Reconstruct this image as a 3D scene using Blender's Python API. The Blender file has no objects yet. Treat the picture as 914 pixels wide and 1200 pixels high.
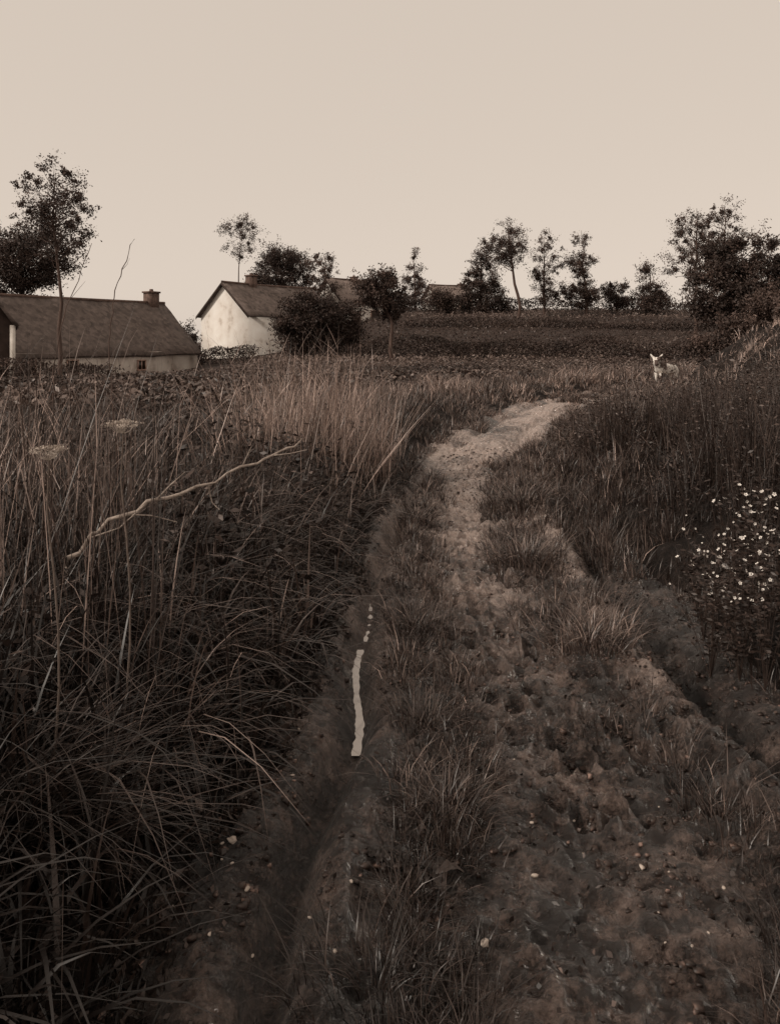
import bpy, math, random
import numpy as np
from mathutils import Vector
rng=np.random.default_rng(7); random.seed(7)
scene=bpy.context.scene; col=scene.collection
F=980.0; CH=1.5; UC=457.0; VH=400.0
PI=math.pi
# ---------------------------------------------------------------- helpers
def ss(a,b,x):
    t=np.clip((x-a)/(b-a),0,1); return t*t*(3-2*t)
def hsh(i,j,s):
    n=(i.astype(np.int64)*374761393+j.astype(np.int64)*668265263+s*974634777)&0x7fffffff
    n=((n^(n>>13))*1274126177)&0x7fffffff
    n=(n^(n>>16))
    return (n&0xffff)/65535.0
def vn(x,y,s=0):
    x=np.asarray(x,float); y=np.asarray(y,float)
    xi=np.floor(x); yi=np.floor(y); fx=x-xi; fy=y-yi
    fx=fx*fx*(3-2*fx); fy=fy*fy*(3-2*fy)
    a=hsh(xi,yi,s); b=hsh(xi+1,yi,s); c=hsh(xi,yi+1,s); d=hsh(xi+1,yi+1,s)
    return (a*(1-fx)+b*fx)*(1-fy)+(c*(1-fx)+d*fx)*fy
def fbm(x,y,o=4,s=0):
    t=0;a=1.0;n=0
    for k in range(o):
        t=t+a*vn(x*2**k+17*k,y*2**k-9*k,s+k); n+=a; a*=.5
    return t/n
def spline(ys,xs,sm=0.6):
    g=np.linspace(-12,120,2641); v=np.interp(g,ys,xs)
    k=np.exp(-0.5*(np.arange(-40,41)*0.05/sm)**2); k/=k.sum()
    v=np.convolve(np.pad(v,40,mode='edge'),k,mode='valid')
    return lambda y: np.interp(y,g,v)
cx=spline([-5,2,3.27,4.6,6.1,10.5,14.7,19.6,24,28,34,44],[.55,.56,.58,.5,.47,.95,2.0,3.7,6.0,9.0,15,30],.7)
lr=spline([-5,1.8,2.77,3.42,4.9,7.35,10.5,14.7,19.6,24,28,34,44],[-.6,-.34,-.19,-.13,-.15,.1,.45,1.4,3.1,5.4,8.4,14.4,29.4],.35)
rr0=spline([-5,1.8,2.94,3.5,4.6,5.9,10.5,14.7,19.6,24,28,34,44],[1.4,1.38,1.37,1.33,1.33,1.42,1.6,2.7,4.4,6.7,9.7,15.7,30.7],.4)
def rr(y): return rr0(y)+.12*(fbm(np.asarray(y)*1.9,np.asarray(y)*0+6.1,3,14)-.5)
def pL(y): return lr(y)-0.17-0.16*(1-ss(2.2,4.5,y))+0.22*(fbm(y*1.7,y*0+3.3,3,5)-.5)
def pR(y): return rr0(y)+0.22+0.2*(1-ss(2.5,5,y))+0.6*(fbm(y*1.3,y*0+8.3,3,6)-.5)
def H(x,y):
    x=np.asarray(x,float); y=np.asarray(y,float)
    c=cx(y); l=lr(y)+.025*np.sin(y*4.3); r=rr(y); dl=pL(y)-x; dr=x-pR(y)
    z=.06*(fbm(x*.45,y*.45,3,1)-.5)
    z=z+(.36-.14*ss(10,20,y))*ss(-.05,.85,dl)+.12*ss(.8,4,dl)+.14*ss(0.05,.6,dl)*(fbm(x*2.2,y*2.2,3,2)-.5)
    near=1-ss(8,14,y)
    z=z+near*(.14*ss(0,.25,dr)+.2*ss(.2,.9,dr)+.42*ss(.8,5,dr))
    far=ss(8,16,y)*(1-ss(36,44,y))
    z=z+far*(.15*ss(0,1,dr)+2.15*ss(1.6,5.4,dr)+1.3*(fbm(x*.45,y*.45,3,13)-.5)*ss(.5,3,dr))
    f=1-ss(7.5,12,y)
    z=z-.11*f*np.exp(-((x-l)/.055)**2)+.035*f*np.exp(-((x-l-.14)/.07)**2)+.03*f*np.exp(-((x-l+.15)/.07)**2)
    rb=.6+.8*fbm(x*1.2,y*1.2,3,15)
    z=z-.12*f*rb*np.exp(-((x-r)/.085)**2)+.07*f*rb*np.exp(-((x-r+.18)/.1)**2)
    z=z-.03*np.exp(-((x-c)/.2)**2)
    ff=ss(7.5,10,y)*(1-ss(26,30,y))
    z=z-.08*ff*(np.exp(-((x-c-.45)/.13)**2)+np.exp(-((x-c+.35)/.13)**2))
    onp=ss(-.25,.05,-dl)*ss(-.25,.05,-dr)
    inr=1-.68*np.exp(-((x-l)/.06)**2)*f
    z=z+onp*(.05*(fbm(x*4.0,y*4.0,3,3)-.5)*inr+.14*ff*(fbm(x*2.2,y*2.2,3,4)-.5))
    m=(np.abs(onp)>1e-4)&(y<30)&(y>-3)
    if np.any(m):
        xm=x[m]; ym=y[m]
        bil=np.abs(2*fbm(xm*9,ym*9,3,21)-1)
        rid=(1-np.abs(2*fbm(xm*5,ym*5,3,25)-1))**4
        patch=ss(.42,.6,fbm(xm*1.1,ym*1.1,3,33))
        fn=.078*(bil-.22)*(.3+.7*patch)-.02*(rid-.3)*patch+.042*(fbm(xm*26,ym*26,2,37)-.5)
        z=np.array(z,float); z[m]+=onp[m]*fn*inr[m]
    z=z-1.1*np.exp(-(((x+18)/8)**2+((y-42)/12)**2))
    z=z+4.3*ss(44,86,y)*ss(-13,2,x)
    z=z+1.2*(fbm(x*.03,y*.03,3,9)-.5)*ss(60,140,y)
    return z
def W(u,v,Y): return ((u-UC)/F*Y, Y, CH-(v-VH)/F*Y)
def gz(x,y): return float(H(np.array([x]),np.array([y]))[0])

def qmesh(name,V,Q,mat,parent=None,attrs=None,smooth=False,loc=None):
    V=np.asarray(V,np.float32); Q=np.asarray(Q,np.int32)
    if loc is not None: V=V-np.asarray(loc,np.float32)
    me=bpy.data.meshes.new(name)
    me.vertices.add(len(V)); me.vertices.foreach_set('co',V.ravel())
    me.loops.add(Q.size); me.polygons.add(len(Q))
    me.polygons.foreach_set('loop_start',np.arange(len(Q),dtype=np.int32)*Q.shape[1])
    me.loops.foreach_set('vertex_index',Q.ravel())
    me.update(calc_edges=True)
    if smooth: me.polygons.foreach_set('use_smooth',np.ones(len(Q),bool))
    for k,a in (attrs or {}).items():
        at=me.attributes.new(k,'FLOAT','POINT'); at.data.foreach_set('value',np.asarray(a,np.float32))
    if mat: me.materials.append(mat)
    o=bpy.data.objects.new(name,me); col.objects.link(o)
    if parent: o.parent=parent
    return o
def tag(o,label=None,cat=None,group=None,kind=None):
    if label: o['label']=label
    if cat: o['category']=cat
    if group: o['group']=group
    if kind: o['kind']=kind
    return o
def empty(name,loc,rz=0):
    o=bpy.data.objects.new(name,None); col.objects.link(o); o.location=loc; o.rotation_euler=(0,0,rz); o.empty_display_size=.2
    return o
class MB:
    def __init__(s): s.V=[];s.Q=[];s.T=[];s.n=0
    def add(s,V,Q,t=0.5):
        V=np.asarray(V,float).reshape(-1,3); Q=np.asarray(Q,int).reshape(-1,4)
        s.V.append(V); s.Q.append(Q+s.n); s.T.append(np.broadcast_to(np.asarray(t,float),(len(V),))); s.n+=len(V)
    def box(s,x0,x1,y0,y1,z0,z1):
        V=[(x0,y0,z0),(x1,y0,z0),(x1,y1,z0),(x0,y1,z0),(x0,y0,z1),(x1,y0,z1),(x1,y1,z1),(x0,y1,z1)]
        s.add(V,[(0,3,2,1),(4,5,6,7),(0,1,5,4),(1,2,6,5),(2,3,7,6),(3,0,4,7)])
    def tube(s,P,R,k=6,t=.5):
        P=np.asarray(P,float); n=len(P); R=np.broadcast_to(np.asarray(R,float),(n,))
        T=np.gradient(P,axis=0); T/=np.linalg.norm(T,axis=1)[:,None]+1e-9
        ref=np.where(np.abs(T[:,2:3])<.9,np.array([[0,0,1.]]),np.array([[1.,0,0]]))
        A=np.cross(T,ref); A/=np.linalg.norm(A,axis=1)[:,None]+1e-9; B=np.cross(T,A)
        a=np.arange(k)*2*PI/k
        V=P[:,None]+R[:,None,None]*(np.cos(a)[None,:,None]*A[:,None]+np.sin(a)[None,:,None]*B[:,None])
        i=np.arange(n-1)[:,None]*k; j=np.arange(k)[None]; j2=(j+1)%k
        Q=np.stack([i+j,i+j2,i+k+j2,i+k+j],-1).reshape(-1,4)
        s.add(V.reshape(-1,3),Q,t)
    def build(s,name,mat,parent=None,smooth=False,loc=None):
        return qmesh(name,np.vstack(s.V),np.vstack(s.Q),mat,parent,{'tone':np.concatenate(s.T)},smooth,loc)
    def leaves(s,C,L,Wd,t,up=0.0,D=None):
        C=np.asarray(C,float); N=len(C); L=np.broadcast_to(L,(N,)); Wd=np.broadcast_to(Wd,(N,))
        if D is None:
            D=rng.normal(size=(N,3)); D[:,2]+=up
        D=D/(np.linalg.norm(D,axis=1)[:,None]+1e-9)
        S=np.cross(D,rng.normal(size=(N,3))); S/=np.linalg.norm(S,axis=1)[:,None]+1e-9
        Nn=np.cross(D,S)
        V=np.stack([C-D*L[:,None]*.5, C+S*Wd[:,None]*.5+Nn*Wd[:,None]*.15, C+D*L[:,None]*.5, C-S*Wd[:,None]*.5+Nn*Wd[:,None]*.15],1).reshape(-1,3)
        Q=np.arange(N*4).reshape(N,4)
        s.add(V,Q,np.repeat(np.broadcast_to(t,(N,)),4))
    def blades(s,B,h,ang,lean,droop,w,t,nseg=4,p=1.7):
        B=np.asarray(B,float); N=len(B)
        f=lambda a: np.broadcast_to(np.asarray(a,float),(N,))[:,None]
        h,ang,lean,droop,w=map(f,(h,ang,lean,droop,w))
        S=np.linspace(0,1,nseg+1)[None]
        hor=lean*h*S**p; ver=h*(S-droop*S**2.3)
        wd=w*.5*np.clip(1.02-S**1.6,0.02,1)*np.where(S==0,.6,1)
        tw=ang+PI/2+rng.normal(0,.5,(N,1))+S*rng.normal(0,.6,(N,1))
        X=B[:,0:1]+np.cos(ang)*hor; Y=B[:,1:2]+np.sin(ang)*hor; Z=B[:,2:3]+ver
        a=np.stack([X-np.cos(tw)*wd,Y-np.sin(tw)*wd,Z],-1); b=np.stack([X+np.cos(tw)*wd,Y+np.sin(tw)*wd,Z],-1)
        V=np.stack([a,b],2).reshape(N,-1,3)
        m=(nseg+1)*2
        q=np.array([(2*i,2*i+1,2*i+3,2*i+2) for i in range(nseg)])
        Q=(np.arange(N)[:,None,None]*m+q[None]).reshape(-1,4)
        s.add(V.reshape(-1,3),Q,np.repeat(np.broadcast_to(t,(N,)),m))
# ---------------------------------------------------------------- materials
def sep(v): return (v,v*.66,v*.54,1)
def sepl(v): return (v,v*.74,v*.635,1)
def newmat(name):
    m=bpy.data.materials.new(name); m.use_nodes=True
    nt=m.node_tree; b=nt.nodes['Principled BSDF']; return m,nt,b
def N(nt,t,**k):
    n=nt.nodes.new(t)
    for a,v in k.items(): setattr(n,a,v)
    return n
def ramp(nt,stops):
    r=N(nt,'ShaderNodeValToRGB'); e=r.color_ramp.elements
    while len(e)<len(stops): e.new(.5)
    for i,(p,c) in enumerate(stops): e[i].position=p; e[i].color=c
    return r
def tonemat(name,stops,rough=.6,spec=.35):
    m,nt,b=newmat(name)
    a=N(nt,'ShaderNodeAttribute',attribute_name='tone'); r=ramp(nt,stops)
    nt.links.new(a.outputs['Fac'],r.inputs[0]); nt.links.new(r.outputs[0],b.inputs['Base Color'])
    b.inputs['Roughness'].default_value=rough; b.inputs['Specular IOR Level'].default_value=spec
    return m
def noisemat(name,stops,scale=4,detail=6,rough=.8,bump=.3,bscale=30,spec=.3,stretch=(1,1,1),dist=.02):
    m,nt,b=newmat(name)
    tc=N(nt,'ShaderNodeTexCoord'); mp=N(nt,'ShaderNodeMapping'); mp.inputs['Scale'].default_value=stretch
    nt.links.new(tc.outputs['Object'],mp.inputs[0])
    n=N(nt,'ShaderNodeTexNoise'); n.inputs['Scale'].default_value=scale; n.inputs['Detail'].default_value=detail
    nt.links.new(mp.outputs[0],n.inputs['Vector']); r=ramp(nt,stops)
    nt.links.new(n.outputs[0],r.inputs[0]); nt.links.new(r.outputs[0],b.inputs['Base Color'])
    n2=N(nt,'ShaderNodeTexNoise'); n2.inputs['Scale'].default_value=bscale; n2.inputs['Detail'].default_value=4
    nt.links.new(mp.outputs[0],n2.inputs['Vector'])
    bp=N(nt,'ShaderNodeBump'); bp.inputs['Strength'].default_value=bump; bp.inputs['Distance'].default_value=dist
    nt.links.new(n2.outputs[0],bp.inputs['Height']); nt.links.new(bp.outputs[0],b.inputs['Normal'])
    b.inputs['Roughness'].default_value=rough; b.inputs['Specular IOR Level'].default_value=spec
    return m
GR=tonemat('grass blades',[(0,sep(.010)),(.4,sep(.054)),(.7,sepl(.23)),(1,sepl(.62))],.42,.5)
LF=tonemat('tree leaves',[(0,sep(.02)),(.5,sep(.06)),(1,sep(.15))],.6,.3)
WD=tonemat('weed leaves',[(0,sep(.012)),(.5,sep(.058)),(1,sepl(.2))],.5,.4)
BARK=noisemat('bark',[(.3,sep(.05)),(.7,sep(.13))],6,6,.9,.5,20,stretch=(1,1,.3))
DEAD=noisemat('dead wood',[(.3,(.16,.125,.105,1)),(.7,(.44,.365,.315,1))],14,6,.8,.7,60)
STEM=noisemat('dry stem',[(.3,(.1,.075,.063,1)),(.7,(.2,.155,.13,1))],8,4,.7,.2,60)
WHITE=noisemat('limewash',[(.28,(.5,.43,.37,1)),(.42,(.78,.72,.66,1)),(.7,(.88,.84,.79,1))],1.3,8,.9,.3,9)
BARNW=noisemat('barn plaster',[(.3,(.3,.24,.2,1)),(.5,(.64,.56,.5,1)),(.7,(.76,.69,.62,1))],1.1,8,.9,.3,9)
DARKW=noisemat('tarred boards',[(.3,sep(.03)),(.7,sep(.07))],3,5,.85,.3,12)
FRAME=noisemat('painted timber',[(.3,sep(.3)),(.7,sep(.5))],6,4,.7,.1,30)
GLASS=noisemat('dark panes',[(.3,sep(.015)),(.7,sep(.03))],4,2,.15,.02,5,.5)
BRICK=noisemat('sooty brick',[(.3,sep(.07)),(.7,sep(.18))],5,6,.9,.5,14)
PALEB=noisemat('pale board',[(.3,(.6,.54,.48,1)),(.7,(.78,.72,.66,1))],3,4,.8,.1,20)
STONE=noisemat('pale flint',[(.3,(.26,.205,.175,1)),(.65,(.6,.52,.45,1))],14,5,.7,.3,40)
PETAL=noisemat('white petals',[(.2,(.72,.66,.6,1)),(.8,(.85,.8,.75,1))],10,2,.6,0,10)
UMB=noisemat('pale florets',[(.2,(.32,.26,.22,1)),(.8,(.58,.5,.44,1))],40,2,.8,0,10)
def roofmat(name,c0,c1):
    m,nt,b=newmat(name)
    tc=N(nt,'ShaderNodeTexCoord')
    n=N(nt,'ShaderNodeTexNoise'); n.inputs['Scale'].default_value=2.6; n.inputs['Detail'].default_value=9; n.inputs['Roughness'].default_value=.7
    nt.links.new(tc.outputs['Object'],n.inputs['Vector'])
    mp=N(nt,'ShaderNodeMapping'); mp.inputs['Scale'].default_value=(4.5,0,6.5); nt.links.new(tc.outputs['Object'],mp.inputs[0])
    n3=N(nt,'ShaderNodeTexVoronoi'); n3.inputs['Scale'].default_value=1.0; nt.links.new(mp.outputs[0],n3.inputs['Vector'])
    mx=N(nt,'ShaderNodeMath',operation='MULTIPLY_ADD'); nt.links.new(n3.outputs['Color'],mx.inputs[0]); mx.inputs[1].default_value=.4
    nt.links.new(n.outputs[0],mx.inputs[2])
    r=ramp(nt,[(.4,(c0,c0*.78,c0*.69,1)),(.95,(c1,c1*.78,c1*.69,1))]); nt.links.new(mx.outputs[0],r.inputs[0]); nt.links.new(r.outputs[0],b.inputs['Base Color'])
    wv=N(nt,'ShaderNodeTexWave',bands_direction='Z',wave_profile='SAW'); wv.inputs['Scale'].default_value=1.4; wv.inputs['Distortion'].default_value=.6
    nt.links.new(tc.outputs['Object'],wv.inputs['Vector'])
    bp=N(nt,'ShaderNodeBump'); bp.inputs['Strength'].default_value=.5; bp.inputs['Distance'].default_value=.05
    nt.links.new(wv.outputs['Fac'],bp.inputs['Height']); nt.links.new(bp.outputs[0],b.inputs['Normal'])
    b.inputs['Roughness'].default_value=.85; b.inputs['Specular IOR Level'].default_value=.25
    return m
ROOF=roofmat('old tiles',.065,.18); ROOF2=roofmat('mossy tiles',.07,.2); ROOF3=roofmat('weathered pale tiles',.11,.27)
def groundmat(name,dark,pale,rough0,rough1):
    m,nt,b=newmat(name)
    tc=N(nt,'ShaderNodeTexCoord')
    def noise(s,d=8,r=.62):
        n=N(nt,'ShaderNodeTexNoise'); n.inputs['Scale'].default_value=s; n.inputs['Detail'].default_value=d
        n.inputs['Roughness'].default_value=r
        nt.links.new(tc.outputs['Object'],n.inputs['Vector']); return n
    n1=noise(3.0,9,.72); n2=noise(18,8,.75); n3=noise(75,5); n4=noise(5,3)
    at=N(nt,'ShaderNodeAttribute',attribute_name='pale')
    def madd(a,k,c):
        x=N(nt,'ShaderNodeMath',operation='MULTIPLY_ADD'); nt.links.new(a,x.inputs[0]); x.inputs[1].default_value=k; nt.links.new(c,x.inputs[2]); return x.outputs[0]
    a=madd(n1.outputs[0],1.45,n2.outputs[0]); a=madd(n3.outputs[0],.5,a); a2=madd(at.outputs['Fac'],.38,a)
    mr=N(nt,'ShaderNodeMapRange'); mr.inputs[1].default_value=1.27; mr.inputs[2].default_value=2.03
    nt.links.new(a2,mr.inputs[0])
    r=ramp(nt,[(.0,sep(dark*.35)),(.3,sep(dark*1.1)),(.6,(dark+(pale-dark)*.3,)+tuple((dark+(pale-dark)*.3)*q for q in (.71,.60))+(1,)),(1,(pale,pale*.77,pale*.67,1))])
    nt.links.new(mr.outputs[0],r.inputs[0]); nt.links.new(r.outputs[0],b.inputs['Base Color'])
    rg=N(nt,'ShaderNodeMapRange'); rg.inputs[1].default_value=.42; rg.inputs[2].default_value=.6; rg.inputs[3].default_value=rough0; rg.inputs[4].default_value=rough1
    nt.links.new(n4.outputs[0],rg.inputs[0]); nt.links.new(rg.outputs[0],b.inputs['Roughness'])
    ad=madd(n3.outputs[0],.4,n2.outputs[0])
    bp=N(nt,'ShaderNodeBump'); bp.inputs['Strength'].default_value=1.0; bp.inputs['Distance'].default_value=.05
    nt.links.new(ad,bp.inputs['Height']); nt.links.new(bp.outputs[0],b.inputs['Normal'])
    b.inputs['Specular IOR Level'].default_value=.95 if rough0<.5 else .2
    return m
MUD=groundmat('track mud',.026,.43,.14,.38); SOIL=groundmat('bank soil',.015,.085,.75,.95); FIELDM=groundmat('field soil',.04,.16,.8,.95); HILLM=groundmat('hill turf',.045,.17,.85,.95)
# ---------------------------------------------------------------- terrain
def axis(fine,a,b,grow,lim):
    m=list(np.arange(a,b,fine)); s=fine
    lo=[];x=a
    while x>-lim: s*=grow; x-=s; lo.append(x)
    hi=[];x=m[-1]; s=fine
    while x<lim: s*=grow; x+=s; hi.append(x)
    return np.array(lo[::-1]+m+hi)
tx=axis(.011,-1.2,1.3,1.07,320.)
ys=[-8,-6,-4,-2,-1,-.3,.3,.8]; y=1.0
while y<600: ys.append(y); y+=max(.010,.0060*y)
ys=np.array(ys)
cw=np.minimum(cx(ys),9.5)
X=tx[None,:]+cw[:,None]; Yg=np.repeat(ys[:,None],len(tx),1)
Z=H(X,Yg)
dl=pL(Yg)-X; dr=X-pR(Yg)
onp=ss(-.12,.06,-dl)*ss(-.12,.06,-dr)
for k in range(230):
    py=2.6+9*rng.random()**1.3; px=float(cx(py))+rng.normal(0,.2)
    if k%3==0: px=float(cx(py))+rng.normal(.35,.3)
    m=(np.abs(X-px)<.25)&(np.abs(Yg-py)<.25); ra=rng.uniform(.7,1.1)
    d=np.sqrt(((X[m]-px)/(.05*ra))**2+((Yg[m]-py)/(.065*ra))**2)+.9*(fbm(X[m]*15,Yg[m]*15,2,35)-.5)
    Z[m]+= -.03*np.exp(-d**6)+.02*np.exp(-((d-1.35)/.25)**2)
hw_=.33+.45*ss(9,14,Yg)
nz=fbm(X*1.6,Yg*1.6,4,41)
pale=onp*(.9*np.exp(-((X-cx(Yg)-.2*ss(10,15,Yg))/hw_)**2)+1.15*np.exp(-((X-rr(Yg)+.19)/.13)**2)*ss(2.4,3.6,Yg)+.7*np.exp(-((X-lr(Yg))/.17)**2))*(.2+1.5*nz)
pale=pale*(.3+.9*ss(2.4,6,Yg)-.25*ss(7,10,Yg))+onp*ss(5,12,Yg)*(1-ss(23,29,Yg))*1.35*ss(.3,.68,fbm(X*1.1,Yg*.6,4,43))  # mud colour darkened towards the camera, imitating vignetting along the lower edge
nr,nc=X.shape
V=np.stack([X,Yg,Z],-1).reshape(-1,3)
i=np.arange(nr-1)[:,None]*nc+np.arange(nc-1)[None]
Q=np.stack([i,i+1,i+nc+1,i+nc],-1).reshape(-1,4)
ctr=V[Q].mean(1); cdl=pL(ctr[:,1])-ctr[:,0]; cdr=ctr[:,0]-pR(ctr[:,1])
pathm=(cdl<.02)&(cdr<.02)&(ctr[:,1]<40)
fieldm=(~pathm)&(cdl>2.2)&(ctr[:,1]>11)&(ctr[:,1]<56)&(ctr[:,0]>-40)&(ctr[:,0]<16)
hillm=(~pathm)&(~fieldm)&(ctr[:,1]>44)
for nm,msk,mt in (('path',pathm,MUD),('field',fieldm,FIELDM),('hill',hillm,HILLM),('ground',~(pathm|fieldm|hillm),SOIL)):
    q=Q[msk]; used,inv=np.unique(q.ravel(),return_inverse=True)
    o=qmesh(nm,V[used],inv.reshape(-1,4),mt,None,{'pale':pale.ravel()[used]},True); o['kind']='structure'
# puddles: level sheets, the rough mud of the rut shows where it stands higher
WATER,nt,b=newmat('puddle water'); b.inputs['Base Color'].default_value=(.46,.42,.39,1); b.inputs['Roughness'].default_value=.1; b.inputs['Metallic'].default_value=.75
def puddle(y0,y1,cf,wd,q_,add=0):
    n=44; yy=np.linspace(y0,y1,n); xx=cf(yy)+.025*np.sin(yy*4.3); zl=np.quantile(H(xx,yy),q_)+add
    e=wd*np.sin(np.linspace(.06,PI-.06,n))**.5
    hl=e*(.45+1.1*fbm(yy*8,yy*0+2.7,3,205)); hr=e*(.45+1.1*fbm(yy*8,yy*0+5.7,3,207))
    Vp=np.stack([np.stack([xx-hl,yy,np.full(n,zl)],1),np.stack([xx+hr,yy,np.full(n,zl)],1)],1).reshape(-1,3)
    p=qmesh('puddle',Vp,[(2*k,2*k+1,2*k+3,2*k+2) for k in range(n-1)],WATER); p['kind']='structure'
puddle(3.2,4.3,lr,.07,.95,.006)
puddle(4.45,5.3,lr,.055,.5)
puddle(5.5,6.6,lr,.055,.25)
# ---------------------------------------------------------------- world, sun, camera
w=bpy.data.worlds.new('World'); scene.world=w; w.use_nodes=True; nt=w.node_tree
bg=nt.nodes['Background']; sky=N(nt,'ShaderNodeTexSky',sky_type='NISHITA'); sky.sun_disc=False
sd=Vector((-.80,-.34,.56)).normalized()
sky.sun_elevation=math.asin(sd.z); sky.sun_rotation=math.atan2(sd.x,sd.y)
bw=N(nt,'ShaderNodeRGBToBW'); nt.links.new(sky.outputs[0],bw.inputs[0])
mr=N(nt,'ShaderNodeMapRange'); mr.inputs[1].default_value=1.5; mr.inputs[2].default_value=8; mr.inputs[3].default_value=6.5; mr.inputs[4].default_value=8.0
nt.links.new(bw.outputs[0],mr.inputs[0])
mu=N(nt,'ShaderNodeVectorMath',operation='MULTIPLY'); nt.links.new(mr.outputs[0],mu.inputs[0]); mu.inputs[1].default_value=(1,.86,.735)
nt.links.new(mu.outputs[0],bg.inputs[0]); bg.inputs[1].default_value=.1
L=bpy.data.lights.new('sun','SUN'); L.energy=2.5; L.angle=math.radians(6); L.color=(1,.9,.79)
so=bpy.data.objects.new('sun',L); col.objects.link(so); so.rotation_euler=(-sd).to_track_quat('-Z','Y').to_euler(); so.location=(-10,-10,20)
cam=bpy.data.cameras.new('camera'); co=bpy.data.objects.new('camera',cam); col.objects.link(co)
co.location=(0,0,CH); co.rotation_euler=(PI/2,0,0); cam.lens=36*F/1200; cam.sensor_width=36; cam.shift_y=-(600-VH)/1200; cam.clip_end=2000; cam.clip_start=.05
scene.camera=co
scene.view_settings.view_transform='Standard'; scene.view_settings.look='None'; scene.view_settings.exposure=0
# ---------------------------------------------------------------- grasses (stuff)
def zpos(x,y,dz=-.02): return np.stack([x,y,H(x,y)+dz],1)
U=lambda a,b,n: rng.uniform(a,b,n)
def clumps(m,cxs,cys,hh,rad,tone,nb,wid,bias=None,bst=.0,lean=(.25,1.0),droop=(.1,.6),nseg=4,hi=.12):
    n=len(cxs); r=np.repeat(np.arange(n),nb); k=len(r)
    a=U(0,2*PI,k); q=rng.random(k)**.6
    x=cxs[r]+np.cos(a)*q*rad[r]; y=cys[r]+np.sin(a)*q*rad[r]
    vx=np.cos(a)*q+rng.normal(0,.35,k); vy=np.sin(a)*q+rng.normal(0,.35,k)
    if bias is not None: vx=vx+np.cos(bias[r])*bst; vy=vy+np.sin(bias[r])*bst
    ang=np.arctan2(vy,vx); ln=np.clip(np.hypot(vx,vy),.15,1.4)
    h=hh[r]*U(.45,1.15,k)
    t=tone[r]+rng.normal(0,.11,k); t=np.where(rng.random(k)<hi*ss(1.9,3.2,y),t+U(.15,.45,k),t)
    w_=np.maximum(wid*U(.6,1.3,k),.00085*y)
    m.blades(zpos(x,y),h,ang,U(*lean,k)*ln,U(*droop,k)*ln,w_,np.clip(t,0,1),nseg,1.6)
# left bank
m=MB()
n=1000; y=1.3+8*rng.random(n)**1.35; d=-.06+(1.25+.42*y)*rng.random(n)**1.25; x=pL(y)-d
cl=fbm(x*1.5,y*1.5,3,51); edge=ss(-.05,.7,d); dk=-.24*(1-ss(2.2,6,y))  # dk: foreground shade put into the blade tone, deepest near the camera
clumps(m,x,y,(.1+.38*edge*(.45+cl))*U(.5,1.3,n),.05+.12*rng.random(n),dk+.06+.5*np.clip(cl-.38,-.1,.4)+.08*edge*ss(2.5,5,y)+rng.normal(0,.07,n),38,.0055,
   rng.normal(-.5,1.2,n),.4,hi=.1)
n=700; y=1.6+6*rng.random(n)**1.2; d=.0+(1.0+.3*y)*rng.random(n); x=pL(y)-d
clumps(m,x,y,U(.25,.64,n),.03+.05*rng.random(n),U(.03,.34,n)-.18*(1-ss(2.2,4.2,y)),12,.014,rng.normal(-.4,1.3,n),.35,(.4,1.1),(.3,.85),5,.22)  # broad blades carry the same painted foreground shade in their tone
n=800; y=7.5+9.5*rng.random(n); d=.05+(2.2+.25*y)*rng.random(n); x=pL(y)-d; cl=fbm(x*1.0,y*1.0,3,52)
clumps(m,x,y,(.14+.22*cl)*U(.5,1.2,n),.08+.14*rng.random(n),.16+.5*(cl-.35)+rng.normal(0,.06,n),18,.007,nseg=3)
n=150; y=2.3+4.6*rng.random(n); d=.15+.9*rng.random(n); x=pL(y)-d
clumps(m,x,y,U(.4,.7,n),.04+.06*rng.random(n),U(.12,.44,n),22,.007,rng.normal(-.5,.9,n),.8,(.5,1.0),(.4,.8),5,.38)
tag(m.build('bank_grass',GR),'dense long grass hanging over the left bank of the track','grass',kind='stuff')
# straw stalks: stiff, some forked
m=MB()
def stalks(x,y,h,lean,tone,w0=(.0025,.005),ang=None):
    n=len(x); an=U(0,2*PI,n) if ang is None else ang
    B=zpos(x,y); le=np.abs(rng.normal(lean,lean*.9,n)); tt=np.clip(rng.normal(tone,.17,n),.1,1); ww=np.maximum(U(*w0,n),.0006*y)
    m.blades(B,h,an,le,U(0,.12,n),ww,tt,3,1.15)
    k=rng.random(n)<.6; s=U(.45,.85,n)[k]
    hb=h[k]; b2=B[k]+np.stack([np.cos(an[k])*le[k]*hb*s**1.15,np.sin(an[k])*le[k]*hb*s**1.15,hb*s],1)
    m.blades(b2,hb*U(.15,.35,k.sum()),U(0,2*PI,k.sum()),U(.4,1.2,k.sum()),U(0,.3,k.sum()),ww[k]*.8,tt[k],2,1.1)
n=1500; y=2.7+4.2*rng.random(n)**1.1; d=.6+(.5+.45*y)*rng.random(n); x=pL(y)-d; cl=fbm(x*1.6,y*1.6,3,61)
k=cl+rng.normal(0,.05,n)>.52; x,y=x[k],y[k]; n=len(x)
stalks(x,y,U(.3,1.0,n)*U(.7,1,n),.36,.54,(.002,.0045))
n=480; y=rng.normal(4.1,1.1,n).clip(2.6,7); x=pL(y)-.95-U(0,2.4,n); stalks(x,y,U(.6,1.2,n),.44,.84)
n=150; y=U(2.7,5.2,n); x=(U(-10,190,n)-UC)/F*y; stalks(x,y,U(.95,1.38,n),.14,.42,(.004,.007))
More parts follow.
